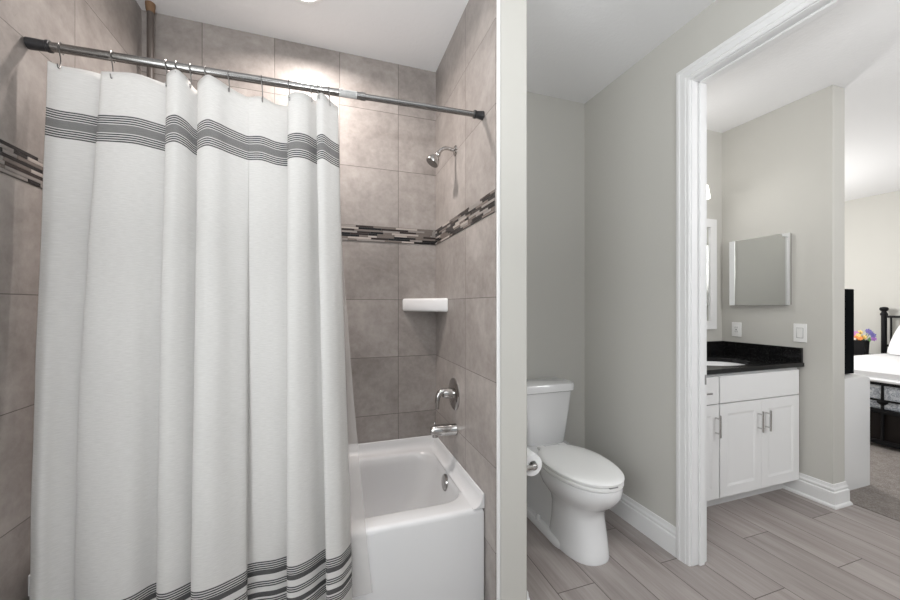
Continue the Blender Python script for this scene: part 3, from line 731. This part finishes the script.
for y in [1.882+.22*j for j in range(-3, 4) if BY0+.08 < 1.882+.22*j < BY1-.05]:
    bm = lathe(BM(), (BX0, y, .05), (0, 0, 1), [(0, .011), (.345, .011), (.352, .020), (.365, .034), (.378, .036), (.392, .026), (.398, .011), (.53, .009)], 14); obj('footboard_spindle', bm, M_iron, bd, smooth=True)
    bm = rod_((6.66, y, .42), (6.66, y, 1.163), .009); obj('headboard_spindle', bm, M_iron, bd, smooth=True)
for y in (BY0, BY1): obj('side_rail', bx(BX0, 6.66, y-.012, y+.012, .30, .38), M_iron, bd)
obj('under_bed_shade_panel', bx(BX0+.02, BX0+.05, BY0+.03, BY1-.03, .03, .335), M_dark, bd)['label'] = 'dark brown panel standing in for the shade under the bed'  # dark sheet put in for the shade under the bed
tag(obj('box_spring', bx(BX0+.03, 6.62, BY0+.03, BY1-.03, .345, .600), M_damask, bevel=.02), 'grey damask box spring behind the black footboard', 'box spring')
bm = loft(BM(), [rrect(5.69, 1.79, .925, .785, .09, .602), rrect(5.69, 1.79, .945, .80, .10, .612), rrect(5.69, 1.79, .945, .80, .10, .625), rrect(5.69, 1.79, .91, .78, .10, .640), rrect(5.69, 1.79, .915, .785, .10, .66), rrect(5.69, 1.79, .915, .785, .10, .69), rrect(5.69, 1.79, .89, .76, .10, .71), rrect(5.69, 1.79, .80, .67, .10, .716)])
tag(obj('mattress', bm, M_linen, smooth=True), 'white covered mattress on the grey damask box spring', 'mattress')
def pillow(name, cx_, cy_, label):
    bm = BM(); nu_, nv_ = 20, 14; L, W_ = .62, .46; rows_ = []
    tilt = math.radians(50)
    def pt(u, v, s):
        e = (1-abs(u)**3.2)*(1-abs(v)**3.2); th_ = .085*max(e, 0)**.5*s
        ly = u*L/2*(1-.05*v*v); lx = v*W_/2*(1-.05*u*u)
        return (cx_+lx*math.cos(tilt)-th_*math.sin(tilt), cy_+ly, .715+.19+lx*math.sin(tilt)+th_*math.cos(tilt))
    for s in (1, -1):
        g = [[bm.verts.new(pt(-1+2*i/nu_, -1+2*j/nv_, s)) for i in range(nu_+1)] for j in range(nv_+1)]
        for j in range(nv_):
            for i in range(nu_): bm.faces.new((g[j][i], g[j][i+1], g[j+1][i+1], g[j+1][i]))
    bmesh.ops.remove_doubles(bm, verts=bm.verts, dist=1e-4)
    tag(obj(name, bm, M_linen, smooth=True), label, 'pillow')
pillow('pillow', 6.40, 2.13, 'white pillow leaning against the black iron headboard')
# nightstand and flowers
nx, ny = 6.47, 2.87
ns = thing('nightstand', 'nightstand beyond the bed carrying the potted flowers', 'nightstand', (nx, ny, 0))
obj('nightstand_top', bx(nx-.22, nx+.16, ny-.20, ny+.22, .655, .680), M_dark, ns, bevel=.003)
obj('nightstand_body', bx(nx-.19, nx+.15, ny-.20, ny+.20, .30, .655), M_dark, ns)
d = obj('drawer_front', bx(nx-.205, nx-.19, ny-.18, ny+.18, .48, .64), M_dark, ns, bevel=.003)
obj('drawer_knob', sphere(BM(), (nx-.215, ny, .56), .013), M_steel, d, smooth=True)
for sx in (-.17, .12):
    for sy in (-.18, .18): obj('leg', bx(nx+sx-.018, nx+sx+.018, ny+sy-.018, ny+sy+.018, .004, .30), M_dark, ns)
px_, py_ = 6.40, 2.70
fl_ = thing('potted_flowers', 'purple and orange flowers in a black pot beside the bed', 'flowers', (px_, py_, .68))
bm = loft(BM(), [rrect(px_, py_, .050, .050, .012, .680), rrect(px_, py_, .058, .058, .014, .865), rrect(px_, py_, .052, .052, .012, .865), rrect(px_, py_, .050, .050, .012, .84)]); obj('pot', bm, M_iron, fl_)
rg = random.Random(11)
cols = {'purple': (.36, .16, .48), 'pink': (.62, .28, .55), 'orange': (.85, .30, .08), 'yellow': (.85, .62, .22), 'blue': (.16, .14, .38), 'cream': (.85, .72, .6)}
fm = {k_: new_mat(k_+'_petals', c, .7) for k_, c in cols.items()}; M_leaf = new_mat('green_leaf', (.10, .20, .07), .6)
spots = [('pink', -.03, .055, .935), ('pink', -.02, .035, .95), ('purple', -.02, .065, .955), ('pink', -.03, .075, .945), ('orange', -.03, .03, .905), ('orange', -.03, -.005, .89), ('yellow', -.03, .01, .925), ('yellow', 0, -.03, .905), ('yellow', .03, .02, .96), ('blue', 0, -.085, .965), ('blue', .01, -.105, .935), ('blue', 0, -.065, .985), ('cream', -.05, .085, .885), ('cream', -.04, .055, .875), ('purple', .02, -.105, .89)]
bm = BM()
for _, dx, dy, z in spots: tube(bm, [(px_+dx*.2, py_+dy*.2, .845), (px_+dx*.7, py_+dy*.6, (z+.845)/2), (px_+dx, py_+dy, z)], .003, 5)
obj('stems', bm, M_leaf, fl_)
for c, dx, dy, z in spots:
    bm = BM(); ctr = Vector((px_+dx, py_+dy, z))
    for kk in range(7):
        a = 2*PI*kk/7; m_ = Matrix.Translation(ctr + Vector((-.008, math.cos(a)*.016, math.sin(a)*.016))) @ Matrix.Rotation(a, 4, 'X') @ Matrix.Diagonal((.5, 1.2, .7, 1))
        bmesh.ops.create_icosphere(bm, subdivisions=1, radius=.014, matrix=m_)
    sphere(bm, ctr+Vector((-.014, 0, 0)), .008, u=8, v=6)
    obj('blossom', bm, fm[c], fl_, smooth=True)['label'] = c + ' blossom'
bm = BM()
for dy, z in ((.09, .80), (.11, .86), (-.09, .88), (.1, .74)):
    c = Vector((px_-.03, py_+dy, z)); r_ = [bm.verts.new(c+Vector(q)) for q in ((0, 0, -.03), (-.01, -.018, 0), (0, 0, .035), (-.01, .018, 0))]; bm.faces.new(r_)
    bmesh.ops.solidify(bm, geom=bm.faces[-1:] if False else [], thickness=.001)
obj('leaves', bm, M_leaf, fl_)
